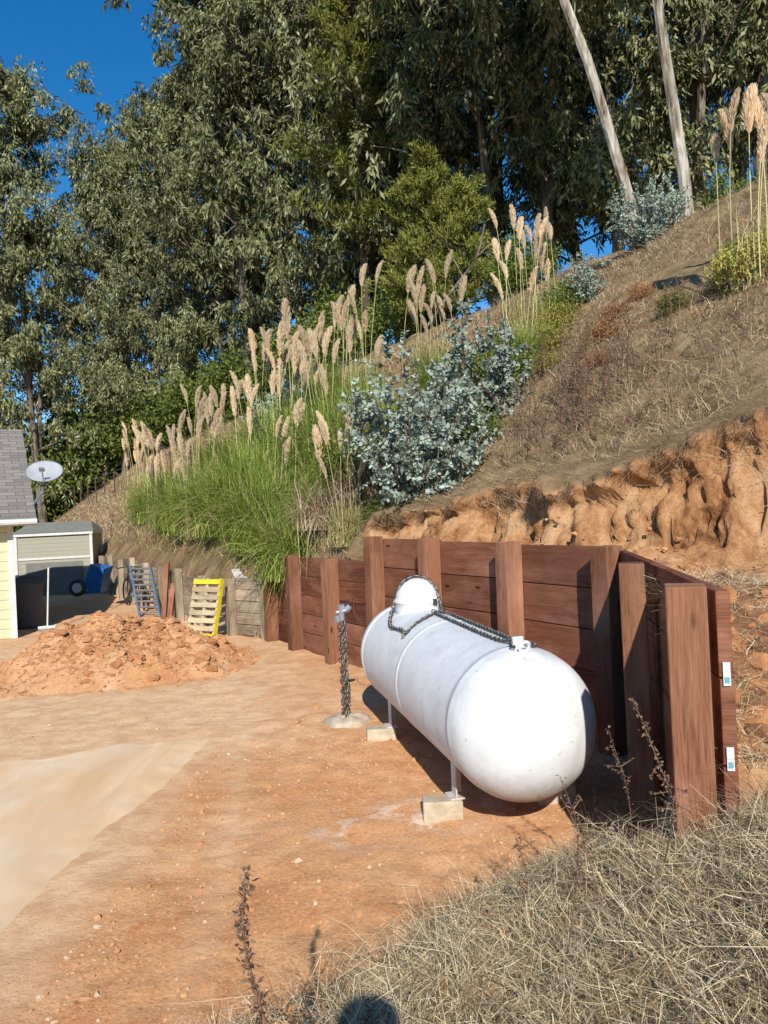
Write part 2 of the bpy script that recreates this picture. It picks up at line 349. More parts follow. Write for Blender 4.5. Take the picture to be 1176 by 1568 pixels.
def rocks(name,P,size,mats,mi,flat=.7,big=False,smooth=False):
    n=len(P); base,F=(LV,LF) if big else (CV,CF); nv=len(base)
    v=base[None]*(1+rng.normal(size=(n,nv,3))*(.13 if big else .26))*(1+rng.normal(size=(n,1,3))*.22)
    q=rng.normal(size=(n,4)); q/=np.linalg.norm(q,axis=1)[:,None]; w,x,y,z=q.T
    Rm=np.stack([1-2*(y*y+z*z),2*(x*y-z*w),2*(x*z+y*w),2*(x*y+z*w),1-2*(x*x+z*z),2*(y*z-x*w),2*(x*z-y*w),2*(y*z+x*w),1-2*(x*x+y*y)],-1).reshape(n,3,3)
    v=np.einsum('nij,nkj->nki',Rm,v)*np.array([1,1,flat]); v=v*size[:,None,None]+P[:,None]
    return mesh_obj(name,v.reshape(-1,3),(F[None]+(A(n)*nv)[:,None,None]).reshape(-1,4),mats,np.repeat(mi,len(F)),smooth=smooth)
n=38000
yy=2.0+rng.random(n)**1.7*9; xx=(rng.random(n)*2-1)*.62*yy
zz,bh,s_,t_,c_,d_,r_=hgt(xx,yy)
dens=fbm(xx*.9,yy*.9,91,3)+rng.random(n)*.8-.25
onpad=(xx<-1.6)&(yy<7.2)
k=(~bh)&(dens>0)&(d_<.5)&((~onpad)|(rng.random(n)<.006))&~((xx<-1)&(yy>7)&(rng.random(n)<.7))
xx,yy,zz=xx[k],yy[k],zz[k]; sz=.003+.013*rng.random(k.sum())**2.5+.018*(rng.random(k.sum())<.04)*rng.random(k.sum())
rocks('gravel_clods',np.stack([xx,yy,zz+sz*.1],-1),sz*(.7+.6*rng.random(len(sz))),[M_clod,M_clod2],(rng.random(len(sz))<.12).astype(int))
n=9000; xx=-3.85+rng.normal(size=n)*.9; yy=11.0+rng.normal(size=n)*.85; zz,_,_,_,_,_,r_=hgt(xx,yy); k=(r_<1.15)
xx,yy,zz=xx[k],yy[k],zz[k]; sz=.007+.026*rng.random(k.sum())**3+.07*(rng.random(k.sum())<.04)*rng.random(k.sum())
rocks('dirt_pile',np.stack([xx,yy,zz+sz*.0],-1),sz,[M_pile,M_clod],(rng.random(len(sz))<.4).astype(int),big=True)
n=3000; tt=3+rng.random(n)*6; sss=scut(tt)-.25-rng.random(n)**.6*.8; xx,yy=xy(sss,tt); zz,bh,*_=hgt(xx,yy); k=bh
sz=.006+.03*rng.random(k.sum())**5
rocks('bank_clods',np.stack([xx[k],yy[k],zz[k]],-1),sz,[M_pile,M_clod],(rng.random(len(sz))<.3).astype(int))
n=700; xx=1.60+rng.random(n)*.6; yy=3.35+rng.random(n)*1.2; zz=hgt(xx,yy)[0]; sz=.015+.08*rng.random(n)**3
rocks('trench_clods',np.stack([xx,yy,zz],-1),sz,[M_dclod,M_pile],(rng.random(n)<.4).astype(int),big=True)

# ------------------------------------------------------------------ retaining wall
uS=np.array([.866,.5,0]); uT=np.array([-.5,.866,0]); uz=np.array([0,0,1.])
Pp=[(1.80,6.2,1.69),(1.165,7.28,1.71),(.47,8.36,1.74),(-.16,9.44,1.75),(-.79,10.5,1.44),(-1.44,11.6,1.46),(-1.95,12.6,1.15)]
wall=MB()
def post(m,x,y,z0,z1,w=.19,d=.19,ax=uT,mat=1):
    ax=nrm(ax); ay=np.cross(uz,ax); tl=uS*rng.normal()*.004+uT*rng.normal()*.006
    m.box((x,y,(z0+z1)/2),ax*w/2,ay*d/2,uz*(z1-z0)/2+tl,mat)
def board_run(m,a,b,off,ztop,h,rows,mat=0,th=.075,gap=.008):
    a=np.array([*a,0.]);b=np.array([*b,0.]); dv=b-a; L=np.linalg.norm(dv); dv/=L; nn=np.cross(dv,uz)
    c=(a+b)/2
    for r in range(rows):
        zc=ztop-h*(r+.5); jit=rng.normal()*.005
        m.box(c+nn*(off+jit)+uz*zc,dv*(L/2-.001*r),nn*(th/2),uz*(h/2-gap/2)+dv*rng.normal()*.002,mat)
ops=[1.68,1.70,1.72,1.42,1.42,1.12]
for i_,(x,y,z) in enumerate(Pp): post(wall,x,y,-.3,z,w=.175 if i_ else .185)
for i_ in range(6):
    a=Pp[i_][:2]; b=Pp[i_+1][:2]; hh=.36 if i_<3 else .285
    board_run(wall,a,b,.137,ops[i_],hh,5)
P7=(1.50,4.64); P8=(1.295,3.30)
wd=nrm(np.array([1.80-1.30,6.2-3.3,0]))
post(wall,P7[0],P7[1],-.3,1.67,w=.15,d=.17,ax=np.array([.95,-.30,0])) 
post(wall,P8[0],P8[1],-.1,1.675,w=.165,d=.16,ax=np.array([.945,-.33,0]))
q0=np.array([1.28,3.24]); q1=np.array([1.805,6.3])
mid=(q0+q1)/2
for (a,b) in ((q1,mid),(mid,q0)):
    board_run(wall,a,b,-.140,1.655,.375,5,th=.06)
wo=wall.obj('wooden_retaining_wall',[M_red,M_post],bevel=.006)
tg=MB(); nn=np.cross(wd,uz); e0=np.array([1.28,3.24,0])+nn*.140
for z_ in (1.34,.98):
    tg.box(e0-wd*.009+uz*(z_-.04),nn*.015,wd*.002,uz*.05,0); tg.box(e0-wd*.012+uz*(z_-.065),nn*.010,wd*.0015,uz*.012,1)
tg.obj('lumber_tags',[M_whitep,plain('tag_green',(.15,.42,.45))],parent=wo)
ow=MB(); pts=[(-2.07,12.80),(-2.75,13.35),(-3.45,14.2),(-4.25,15.55),(-5.0,16.85),(-5.75,18.15),(-6.5,19.45),(-7.25,20.75),(-8.0,22.05),(-8.75,23.35),(-9.5,24.65)]
for i_ in range(len(pts)-1):
    a=np.array([*pts[i_],0.]);b=np.array([*pts[i_+1],0.]); dv=nrm(b-a); nn=np.cross(dv,uz); tp=1.0+rng.normal()*.05
    post(ow,*(a-nn*.02)[:2],-.2,tp+.04+rng.random()*.06,.13,.13,ax=dv,mat=0)
    L=np.linalg.norm(b-a)
    for r in range(5):
        z_=tp-.2*(r+.5); ow.box((a+b)/2+nn*(.08+rng.normal()*.008)+uz*(z_+rng.normal()*.005),dv*(L/2+.03),nn*.025,uz*.097+dv*rng.normal()*.003,0)
ow.obj('old_wooden_wall',[M_old],bevel=.005)

# ------------------------------------------------------------------ propane tank
tank=empty('propane_tank')
Cn=np.array([.80,4.78,.685]); Cf=np.array([.185,7.35,.685]); ax=nrm(Cf-Cn); side=np.cross(ax,uz); rT=.475; Lc=np.linalg.norm(Cf-Cn)
prof=[]
for a in np.linspace(0,90,20): prof.append((-rT*.88*math.cos(R(a)),rT*math.sin(R(a))))
seam=lambda p:[(p-.016,rT),(p-.010,rT+.004),(p+.010,rT+.004),(p+.016,rT)]
prof+=seam(.03)[1:]+[(x_,rT) for x_ in np.linspace(.1,Lc*.48,8)]+seam(Lc/2)+[(x_,rT) for x_ in np.linspace(Lc*.52,Lc-.1,8)]+seam(Lc-.03)[:3]
for a in np.linspace(90,0,20): prof.append((Lc+rT*.88*math.cos(R(a)),rT*math.sin(R(a))))
th=np.linspace(0,2*np.pi,97)[:-1]; prof=np.array(prof); prof[0,1]=prof[-1,1]=1e-3
v=Cn+prof[:,0,None,None]*ax+prof[:,1,None,None]*(np.cos(th)[None,:,None]*side+np.sin(th)[None,:,None]*uz)
k=len(prof); i=A(k-1)[:,None]*96; j=A(96)[None]; j2=(j+1)%96
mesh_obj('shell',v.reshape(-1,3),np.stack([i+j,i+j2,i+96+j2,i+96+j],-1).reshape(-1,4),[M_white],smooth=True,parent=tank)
dc=Cn+ax*(Lc*.86)+uz*rT
pr=[(.205,-.05),(.215,.0),(.215,.05),(.222,.055),(.222,.075),(.21,.08)]+[(.205*math.cos(R(a)),.08+.19*math.sin(R(a))) for a in np.linspace(8,89,12)]
v=np.array([[dc+side*r_*math.cos(a)+ax*r_*math.sin(a)+uz*z_ for a in np.linspace(0,2*np.pi,49)[:-1]] for r_,z_ in pr]); k=len(pr)
i=A(k-1)[:,None]*48; j=A(48)[None]; j2=(j+1)%48
mesh_obj('dome_lid',v.reshape(-1,3),np.stack([i+j,i+j2,i+48+j2,i+48+j],-1).reshape(-1,4),[M_white],smooth=True,parent=tank)
mb=MB()
hp=dc+nrm(-ax*.9+side*.5)*.222+uz*.06; mb.box(hp,side*.02,ax*.012,uz*.028,1)
lp=Cn+ax*.0+uz*(rT-.005)
mb.box(lp+uz*.03-ax*.01,side*.035,ax*.012,uz*.045,0)
mb.box(Cn-ax*.14+uz*(rT-.06),side*.032,ax*.055-uz*.03,(uz*.012+ax*.004),0)
mb.tube([Cn-ax*.11+uz*(rT+.02)+side*.03*math.cos(a)+uz*.035*math.sin(a)-ax*.02*math.sin(a) for a in np.linspace(0,2*np.pi,15)],.011,8,0)
mb.box(Cn+ax*(Lc)+uz*(rT+.03),side*.035,ax*.012,uz*.045,0)
LEG=((.16,.30),(.84,.30))
for f_,_o in LEG:
    for sd in (-1,1):
        b=Cn+ax*(Lc*f_)+side*sd*.32
        zt=Cn[2]-math.sqrt(rT**2-.32**2)+.04; z0=.12
        mb.box((b[0],b[1],(zt+z0)/2),ax*.045,side*.006,uz*(zt-z0)/2,0)
        mb.box((b[0],b[1],(zt+z0)/2)+ax*.04-side*.03*sd,ax*.005,side*.03,uz*(zt-z0)/2,0)
        mb.box((b[0],b[1],z0-.002),ax*.07,side*.05,uz*.006,0)
mb.obj('fittings_and_legs',[M_white,M_black],parent=tank,bevel=.003)
bl=MB()
for f_,_o in LEG:
    for sd in (-1,1):
        b=Cn+ax*(Lc*f_)+side*sd*(.41); rt_=rng.normal()*.05; bl.box((b[0],b[1],.045),side*.13+ax*rt_,ax*.075-side*rt_*.6,uz*.07,0)
bl.obj('concrete_block',[M_conc],bevel=.012)
def resample(P,step):
    P=np.asarray(P,float)
    out=[]
    Q_=np.concatenate([[2*P[0]-P[1]],P,[2*P[-1]-P[-2]]])
    for i in range(1,len(Q_)-2):
        p0,p1,p2,p3=Q_[i-1:i+3]
        for t in np.linspace(0,1,12,endpoint=False):
            out.append(.5*((2*p1)+(-p0+p2)*t+(2*p0-5*p1+4*p2-p3)*t*t+(-p0+3*p1-3*p2+p3)*t**3))
    out.append(P[-1]); out=np.array(out); d=np.r_[0,np.cumsum(np.linalg.norm(np.diff(out,axis=0),axis=1))]
    tt=np.arange(0,d[-1],step); return np.stack([np.interp(tt,d,out[:,k]) for k in range(3)],-1)
def chain(name,P,r=.014,parent=None,mats=None):
    C_=resample(P,.004); T_,U_,V_=frames(C_); pitch=r*2.3; stp=max(1,int(pitch/.004)); m=MB()
    for n_,i_ in enumerate(range(0,len(C_),stp)):
        a_=U_[i_] if n_%2 else V_[i_]; tw=math.sin(n_*.9)*.35; b_=V_[i_] if n_%2 else U_[i_]; a_=nrm(a_+b_*tw)
        ring=[C_[i_]+T_[i_]*math.cos(q)*r*1.75+a_*math.sin(q)*r*.95 for q in np.linspace(0,2*np.pi,13)]
        m.tube(ring,r*.36,5,int((n_//1)%2==0),False)
    return m.obj(name,mats or [M_dkm,M_grey],smooth=True,parent=parent)
def onT(l,ang,lift=.016):
    a=R(ang); return Cn+ax*l+(uz*math.cos(a)-side*math.sin(a))*(rT+lift)
lD=Lc*.86
chain('chain',[onT(lD-.75,44),onT(lD-.62,40),onT(lD-.25,42),dc-side*.24+uz*.0,dc-side*.155-ax*.02+uz*.22,dc+side*.0-ax*.0+uz*.288,dc+side*.12-ax*.1+uz*.21,dc+side*.16-ax*.2+uz*.03,onT(lD-.38,-14),onT(lD-.6,4),onT(lD-.72,26),onT(lD-.75,44)],.016,parent=tank)
chain('chain',[onT(lD-.45,-2),onT(lD-.6,-14),onT(1.4,-12),onT(.9,-10),onT(.4,-8),onT(.1,-6),onT(.02,3,.03),onT(-.06,6,.02)],parent=tank)
chain('chain',[onT(lD-.42,-12),onT(lD-.55,0),onT(1.5,2),onT(1.0,3),onT(.5,4),onT(.2,3),onT(.06,-2,.03),onT(-.02,-12,.02),onT(.08,-16),onT(.2,-12)],parent=tank)
ris=empty('gas_riser'); rx,ry=-.465,7.49; m=MB()
m.tube([(rx,ry,-.05),(rx-.003,ry,1.05)],.022,10,2); m.tube([(rx,ry,1.0),(rx,ry,1.16)],.034,10,1); m.tube([(rx-.05,ry,1.08),(rx+.06,ry-.01,1.10)],.026,10,1)
m.tube([(rx+.05,ry,1.1),(rx+.085,ry,1.14)],.035,10,1); m.tube([(rx-.05,ry,1.05),(rx-.04,ry,.99)],.03,10,1)
m.tube(resample([(rx+.05,ry,1.14),(rx+.12,ry+.02,1.19),(rx+.13,ry+.03,1.05),(rx+.25,ry-.1,.98),(rx+.6,ry-.3,1.12),(dc[0]-.2,dc[1],dc[2]+.02)],.03),.004,6,2)
m.obj('pipe_and_regulator',[M_black,M_metal,M_rust],smooth=False,parent=ris,bevel=.003)
for ph in (0,2.1,4.2):
    hx=[(rx+.030*math.cos(q*.9+ph),ry+.030*math.sin(q*.9+ph),.04+q*.045) for q in np.arange(0,22)]
    chain('chain',hx,.014,parent=ris)
m=MB(); a_=np.linspace(0,2*np.pi,25)[:-1]
prf=[(.001,.06),(.1,.062),(.17,.05),(.2,.03),(.24,-.03)]
v=np.array([[ (rx+.01+r_*math.cos(a)*(1+.12*math.sin(3*a)+.06*math.sin(7*a)),ry+r_*math.sin(a)*(1+.08*math.sin(5*a)),z_*(1+.2*math.sin(4*a))) for a in a_] for r_,z_ in prf]); i=A(4)[:,None]*24; j=A(24)[None]; j2=(j+1)%24
m.add(v.reshape(-1,3),np.stack([i+j,i+24+j,i+24+j2,i+j2],-1).reshape(-1,4)); m.obj('concrete_footing',[M_conc],smooth=True,parent=ris)

# ------------------------------------------------------------------ things along the wall
p=MB(); c0=np.array([-3.22,12.95,.0])
up=nrm(np.array([.14,.20,1.])); dh=nrm(np.array([.55,-.30,0])); nn=np.cross(dh,up)
for r in range(8): p.box(c0+up*(.07+r*.133)+nn*.055,dh*.30,nn*.010,up*.042,2 if r in(0,7) else 0)
for e in (-.28,0,.28): p.box(c0+dh*e+up*.53,dh*.022,nn*.044,up*.53,1 if e>.1 else 0)
for r in (0,3,6): p.box(c0+up*(.07+r*.155)-nn*.055,dh*.30,nn*.010,up*.048,0)
p.obj('wooden_pallet',[M_pine,M_yellow,M_yellow],bevel=.003)
l=MB(); c0=np.array([-5.15,16.4,.02]); up=nrm(np.array([-.32,.5,1.])); dh=nrm(np.array([.9,-.3,0])); nn=np.cross(dh,up)
for e in (-.26,.26): l.box(c0+dh*e+up*.62,dh*.022,nn*.035,up*.62,1)
for r in range(9): l.box(c0+up*(.1+r*.135),dh*.25,nn*.02,up*.022,0)
l.obj('slatted_rack',[M_metal,M_dblue],bevel=.003)
l=MB(); l.box((-4.68,16.0,.58),(.05,.0,0),(0,.05,0),(.03,.1,.60),0); l.box((-4.5,15.8,.38),(.05,.0,0),(0,.05,0),(.02,.14,.38),0); l.obj('timber_offcut',[M_post],bevel=.004)
def bicycle(x,y,rot):
    e=empty('bicycle',(x,y,0)); m=MB(); r_=.33
    c,s_=math.cos(rot),math.sin(rot); 
    P=lambda a,z,o=0:(a*c-o*s_,a*s_+o*c,z)
    for cx in (-.5,.5):
        m.tube([P(cx+r_*math.cos(a),r_+r_*math.sin(a)) for a in np.linspace(0,2*np.pi,33)],.02,6,0,False)
        for a in np.linspace(0,2*np.pi,17)[:-1]: m.tube([P(cx,r_),P(cx+r_*math.cos(a),r_+r_*math.sin(a))],.002,4,2)
    fr=[[P(-.5,r_),P(-.15,.8)],[P(-.5,r_),P(-.08,.3)],[P(-.08,.3),P(-.18,.88)],[P(-.08,.3),P(.36,.78)],[P(-.16,.78),P(.34,.86)],[P(.5,r_),P(.33,.95)]]
    for f in fr: m.tube(f,.017,6,1)
    m.tube([P(.33,.95,-.28),P(.36,.98,0),P(.33,.95,.28)],.014,6,0); m.tube([P(-.28,.9),P(-.05,.91)],.04,6,0)
    m.tube([P(-.08,.3,-.1),P(-.08,.3,.1)],.05,8,2)
    m.obj('frame_and_wheels',[M_black,plain('dark_bike_paint',(.06,.05,.07)),M_metal],parent=e)
bicycle(-6.25,18.7,2.2); bicycle(-5.9,18.3,1.9)
wb=empty('wheelbarrow',(-8.05,20.6,0)); m=MB()
v=np.array([(-.25,0,.2),(.25,0,.2),(.42,-.12,.85),(.05,-.1,1.0), (-.2,.35,.2),(.3,.35,.25),(.5,.4,.9),(.05,.4,1.0)])
m.add(v,[(0,1,2,3),(0,4,5,1),(1,5,6,2),(2,6,7,3),(3,7,4,0)],0)
m.tube([(-.3+.19*math.cos(a),-.15,.38+.19*math.sin(a)) for a in np.linspace(0,2*np.pi,25)],.045,8,1,False)
m.tube([(-.3,-.19,.38),(-.3,-.11,.38)],.13,16,2)
m.tube([(-.3,-.1,.38),(.4,.2,.1),(.9,.3,.05)],.02,6,3)
m.obj('tray_wheel_handles',[M_blue,M_black,M_whitep,M_pine],parent=wb)
def bin_(x,y):
    e=empty('trash_bin',(x,y,0)); m=MB()
    pr=[(.001,0),(.22,0),(.25,.05),(.285,.85),(.31,.86),(.31,.9),(.28,.93),(.15,.98),(.001,1.0)]
    v=np.array([[(r_*math.copysign(abs(math.cos(a))**.7,math.cos(a)),r_*math.copysign(abs(math.sin(a))**.7,math.sin(a)),z_) for a in np.linspace(0,2*np.pi,33)[:-1]] for r_,z_ in pr]); k=len(pr)
    i=A(k-1)[:,None]*32; j=A(32)[None]; j2=(j+1)%32
    m.add(v.reshape(-1,3),np.stack([i+j,i+j2,i+32+j2,i+32+j],-1).reshape(-1,4)); m.obj('bin_body',[plain('grey_plastic',(.12,.12,.125))],smooth=False,parent=e)
bin_(-7.45,15.7); bin_(-8.0,16.9)
b=empty('push_broom',(-6.75,15.0,0)); m=MB(); m.tube([(0,0,.08),(.02,.12,1.25)],.016,8,0); m.box((0,0,.08),(.16,.05,0),(-.01,.03,0),(0,0,.025),0); m.box((0,0,.03),(.15,.047,0),(-.012,.036,0),(0,0,.03),1)
m.obj('handle_and_head',[M_whitep,M_grey],parent=b)
m=MB(); m.box((-2.40,13.75,1.03),(.33,.22,.0),(-.08,.20,.10),(0,0,.012),0); m.obj('white_panel',[M_whitep],bevel=.003)
# ------------------------------------------------------------------ house
def shingle():
    m,nt,b,out=newmat('roof_shingle'); uv=N(nt,'ShaderNodeUVMap').outputs[0]
    br=N(nt,'ShaderNodeTexBrick'); nt.links.new(uv,br.inputs[0]); br.inputs['Scale'].default_value=1; br.inputs['Brick Width'].default_value=.3; br.inputs['Row Height'].default_value=.14
    br.inputs['Mortar Size'].default_value=.008; br.inputs['Color1'].default_value=(.18,.155,.13,1); br.inputs['Color2'].default_value=(.34,.295,.25,1); br.inputs['Mortar'].default_value=(.06,.05,.045,1)
    f=noise(nt,uv,40,4,.7); nt.links.new(mixc(nt,.3,br.outputs[0],ramp(nt,f,[(.3,(.14,.12,.1)),(.7,(.38,.34,.3))])),b.inputs['Base Color']); b.inputs['Roughness'].default_value=.95
    bump(nt,br.outputs['Fac'],b,.4,.01); return m
def siding(name,c,pitch=.18):
    m,nt,b,out=newmat(name); uv=N(nt,'ShaderNodeTexCoord').outputs['Object']
    sp=N(nt,'ShaderNodeSeparateXYZ'); nt.links.new(uv,sp.inputs[0]); mm=N(nt,'ShaderNodeMath',operation='MULTIPLY'); mm.inputs[1].default_value=1/pitch; nt.links.new(sp.outputs[2],mm.inputs[0])
    fr=N(nt,'ShaderNodeMath',operation='FRACT'); nt.links.new(mm.outputs[0],fr.inputs[0])
    nt.links.new(ramp(nt,fr.outputs[0],[(.0,tuple(x*.35 for x in c)),(.1,c)]),b.inputs['Base Color']); bump(nt,fr.outputs[0],b,.6,.02); b.inputs['Roughness'].default_value=.7; return m
M_sh=shingle(); M_sid=siding('cream_siding',(.68,.63,.40)); M_sid2=siding('tan_siding',(.42,.39,.29),.12); M_glass=plain('window_glass',(.03,.04,.05),(.05,.06,.07),3,.1,0,0,.8)
hs=empty('house'); e=nrm(np.array([.88,.47,0])); f=nrm(np.array([-.47,.88,0])); E=np.array([-6.45,14.1,2.2]); Lh=9.; run=3.6; rise=2.1
m=MB(); Wc=E-e*.45+f*.4; Wc[2]=0; wl=Lh-.9; ww=2*run-.8
cen=Wc-e*wl/2+f*ww/2+uz*1.14
m.box(cen,e*wl/2,f*ww/2,uz*1.14,0)
for off in (0,-wl):
    a=Wc+e*(off+(.002 if off==0 else -.002))+uz*2.28; b_=a+f*ww; ap=a+f*ww/2+uz*(ww/2*rise/run); m.add([a,b_,ap,(a+ap)/2],[(0,1,2,3)],0)
m.box(Wc+e*.005+uz*1.1,e*.05,f*.05,uz*1.1,1)
wc=Wc-e*1.8-f*.01+uz*1.35; m.box(wc,e*.5,f*.02,uz*.5,1); m.box(wc-f*.015,e*.43,f*.015,uz*.43,2)
wc=Wc-e*4-f*.01+uz*1.02; m.box(wc,e*.5,f*.02,uz*1.0,1); m.box(wc-f*.015,e*.43,f*.015,uz*.95,3)
m.obj('walls_window_door',[M_sid,M_whitep,M_glass,M_post],parent=hs)
m=MB()
sl=nrm(f*run+uz*rise); Ls=math.hypot(run,rise)
def roofq(p0,sd,up_):
    v=[p0,p0-sd*Lh,p0-sd*Lh+up_*Ls,p0+up_*Ls]; v2=[q-uz*.1 for q in v]
    uv=[(0,0),(Lh,0),(Lh,Ls),(0,Ls)]
    m.add(v,[(0,1,2,3)],0,[uv]); m.add(v2,[(0,1,2,3)],1); m.add(v+v2,[(0,1,5,4),(1,2,6,5),(3,0,4,7)],1)
roofq(E,e,sl); roofq(E+f*2*run,e,nrm(-f*run+uz*rise))
m.obj('roof',[M_sh,M_whitep],parent=hs)
m=MB(); m.tube([E-e*Lh-uz*.03-f*.05,E-uz*.03-f*.05],.055,8,0); m.obj('gutter',[M_whitep],parent=hs)
sd=empty('satellite_dish'); c=np.array([-6.62,14.9,3.12]); nd=nrm(np.array([.22,-.75,.62])); ua=nrm(np.cross(nd,uz)); va=np.cross(ua,nd)
v=[]; rr=np.linspace(.001,1,9)
for r_ in rr:
    for a in np.linspace(0,2*np.pi,41)[:-1]: v.append(c+ua*r_*.34*math.cos(a)+va*r_*.27*math.sin(a)+nd*(r_*r_*.06))
v=np.array(v); i=A(8)[:,None]*40; j=A(40)[None]; j2=(j+1)%40
q=np.stack([i+j,i+j2,i+40+j2,i+40+j],-1).reshape(-1,4); m=MB(); m.add(v,q,0); m.add(v-nd*.012,q[:,::-1],0)
m.tube([c+ua*.34*math.cos(a)+va*.27*math.sin(a)+nd*.056 for a in np.linspace(0,2*np.pi,41)],.010,6,1,False)
m.tube([c-nd*.02,c-nd*.12-uz*.1,np.array([-6.62,14.75,2.75]),np.array([-6.72,14.45,2.42])],.022,8,1)
m.tube([c-va*.28,c-va*.2+nd*.3],.012,6,1); m.box(c-va*.2+nd*.32,ua*.05,va*.02,nd*.04,1); m.tube([(-6.62,14.8,2.8),(-6.5,14.3,2.4)],.012,6,1)
m.obj('dish_and_mast',[plain('dish_grey',(.44,.45,.46),(.36,.36,.38)),M_metal],smooth=False,parent=sd)
sh=empty('garden_shed'); m=MB(); cc=np.array([-10.1,23.6,0]); e2=nrm(np.array([.97,.2,0])); f2=np.cross(uz,e2)
m.box(cc+uz*.9,e2*1.05,f2*.9,uz*.9,0); 
for sx in (-1,1):
    for sy in (-1,1): m.box(cc+e2*1.06*sx+f2*.91*sy+uz*.91,e2*.04,f2*.04,uz*.91,1)
m.box(cc-f2*.92+uz*1.12,e2*1.0,f2*.012,uz*.03,1); m.box(cc-f2*.91+uz*.5,e2*.8,f2*.01,uz*.5,2)  # trim rail, then a dark panel painting in the shaded lower front
m.box(cc+uz*1.84,e2*1.12,f2*.98,uz*.04,1)
m.add([cc-e2*1.15-f2*1.0+uz*1.885,cc+e2*1.15-f2*1.0+uz*1.885,cc+e2*.9+f2*.2+uz*2.2,cc-e2*.9+f2*.2+uz*2.2],[(0,1,2,3)],3)
m.add([cc-e2*1.15+f2*1.0+uz*1.886,cc+e2*1.15+f2*1.0+uz*1.886,cc+e2*.9+f2*.2+uz*2.2,cc-e2*.9+f2*.2+uz*2.2],[(1,0,3,2)],3)
m.add([cc-e2*1.15-f2*1.0+uz*1.884,cc-e2*1.15+f2*1.0+uz*1.884,cc-e2*1.02+f2*.6+uz*2.04,cc-e2*.9+f2*.2+uz*2.2],[(0,3,2,1)],3)
m.add([cc+e2*1.15-f2*1.0+uz*1.884,cc+e2*1.15+f2*1.0+uz*1.884,cc+e2*1.02+f2*.6+uz*2.04,cc+e2*.9+f2*.2+uz*2.2],[(0,1,2,3)],3)
m.obj('shed_body',[M_sid2,M_whitep,plain('shed_shade_grey',(.22,.21,.18)),plain('shed_roof',(.28,.27,.22))],parent=sh)
m=MB(); tp=[]
for t_ in np.arange(22,60,2.6):
    x,y=xy(7.0,t_); z=H(x,y); m.tube([(x,y,z-.2),(x,y,z+1.3)],.035,5,0); tp.append((x,y,z))
tp=np.array(tp)
for hh in (.3,.55,.8,1.05,1.25): m.tube(tp+[0,0,hh],.008,4,1)
m.obj('wire_fence',[M_rust,M_metal])
x,y=xy(9.6,5.4); z=H(x,y); m=MB(); m.tube([(x,y,z-.1),(x-.02,y,z+.55)],.012,6,0); m.obj('marker_stake',[M_whitep])

# ------------------------------------------------------------------ vegetation
def clump_leaves(cent,rad,nst,nlf,L=.36,W=.10):
    c=np.repeat(cent,nst,0); r=np.repeat(rad,nst)
    st_=c+nrm(rng.normal(size=c.shape))*(rng.random(len(c))**.5*r)[:,None]*np.array([1,1,.75])
    dr=nrm(np.stack([rng.normal(size=len(c))*.35,rng.normal(size=len(c))*.35,-.9+rng.normal(size=len(c))*.25],-1))
    ln=r*(.6+.9*rng.random(len(c)))
    tt=rng.random((len(c),nlf))
    P=st_[:,None]+dr[:,None]*(tt*ln[:,None])[...,None]+rng.normal(size=(len(c),nlf,3))*.07
    D=nrm(dr[:,None]+rng.normal(size=(len(c),nlf,3))*.42); P=P.reshape(-1,3); D=D.reshape(-1,3)
    l=L*(.6+.7*rng.random(len(P))); return leaves(P,D,perp(D),l,W*(.7+.6*rng.random(len(P))))
def euc_mesh(h,cs,lean=(0,0),nl=36,spread=.16,rt=.22,nst=12,nlf=12,wander=.5):
    m=MB(); k=12; f_=np.linspace(0,1,k)
    base=np.stack([lean[0]*h*f_+np.cumsum(rng.normal(size=k))*.12*wander*2,lean[1]*h*f_+np.cumsum(rng.normal(size=k))*.12*wander*2,h*.97*f_],-1); base[0]=[0,0,-.5]
    m.tube(base,rt*(1-f_)**.75+.03,8,0,False)
    if wander>=.5:
        b2=base.copy(); ang=rng.random()*6.28; b2[:,0]+=math.cos(ang)*f_*2.2; b2[:,1]+=math.sin(ang)*f_*2.2; b2[:,2]*=.85; m.tube(b2[2:],rt*.7*(1-f_[2:])**.75+.02,6,0,False)
    cents=[];rads=[]
    for i in range(nl):
        fr=cs+(1-cs)*((i+.5)/nl)**.92; az=i*2.4+rng.normal()*.5
        p=np.array([np.interp(fr,f_,base[:,q]) for q in range(3)])
        rel=(fr-cs)/(1-cs); Ln=h*spread*(.45+.75*math.sin(math.pi*min(1,.22+rel*.76))**.8)*(.5+.85*rng.random())
        el=R(15+45*rel+rng.normal()*12)
        d=np.array([math.cos(az)*math.cos(el),math.sin(az)*math.cos(el),math.sin(el)])
        pts_=[p+d*Ln*u+np.array([0,0,1])*Ln*.10*u*u+rng.normal(size=3)*.12*u for u in np.linspace(0,1,6)]; pts_[0]=p
        m.tube(pts_,np.linspace(rt*.3*(1-fr*.6),.018,6),5,0,False); pts_=np.array(pts_)
        for u in np.linspace(.3,1,4):
            q=np.array([np.interp(u*5,A(6),pts_[:,w]) for w in range(3)])
            for _ in range(2):
                d2=nrm(d*.6+rng.normal(size=3)*.7+[0,0,.1]); q2=q+d2*Ln*.28*(.4+rng.random())
                if rng.random()<.35: m.tube([q,(q+q2)/2+[0,0,.05],q2],[.035,.02,.01],4,0,False)
                cents.append(q2); rads.append(.5+.6*rng.random()**2)
    cents=np.array(cents);rads=np.array(rads)*(h/28)**.5
    v,q=clump_leaves(cents,rads,nst,nlf); m.add(v,q,1)
    return m
def to_mesh(m,name,mats):
    o=m.obj(name,mats); me=o.data; bpy.data.objects.remove(o); return me
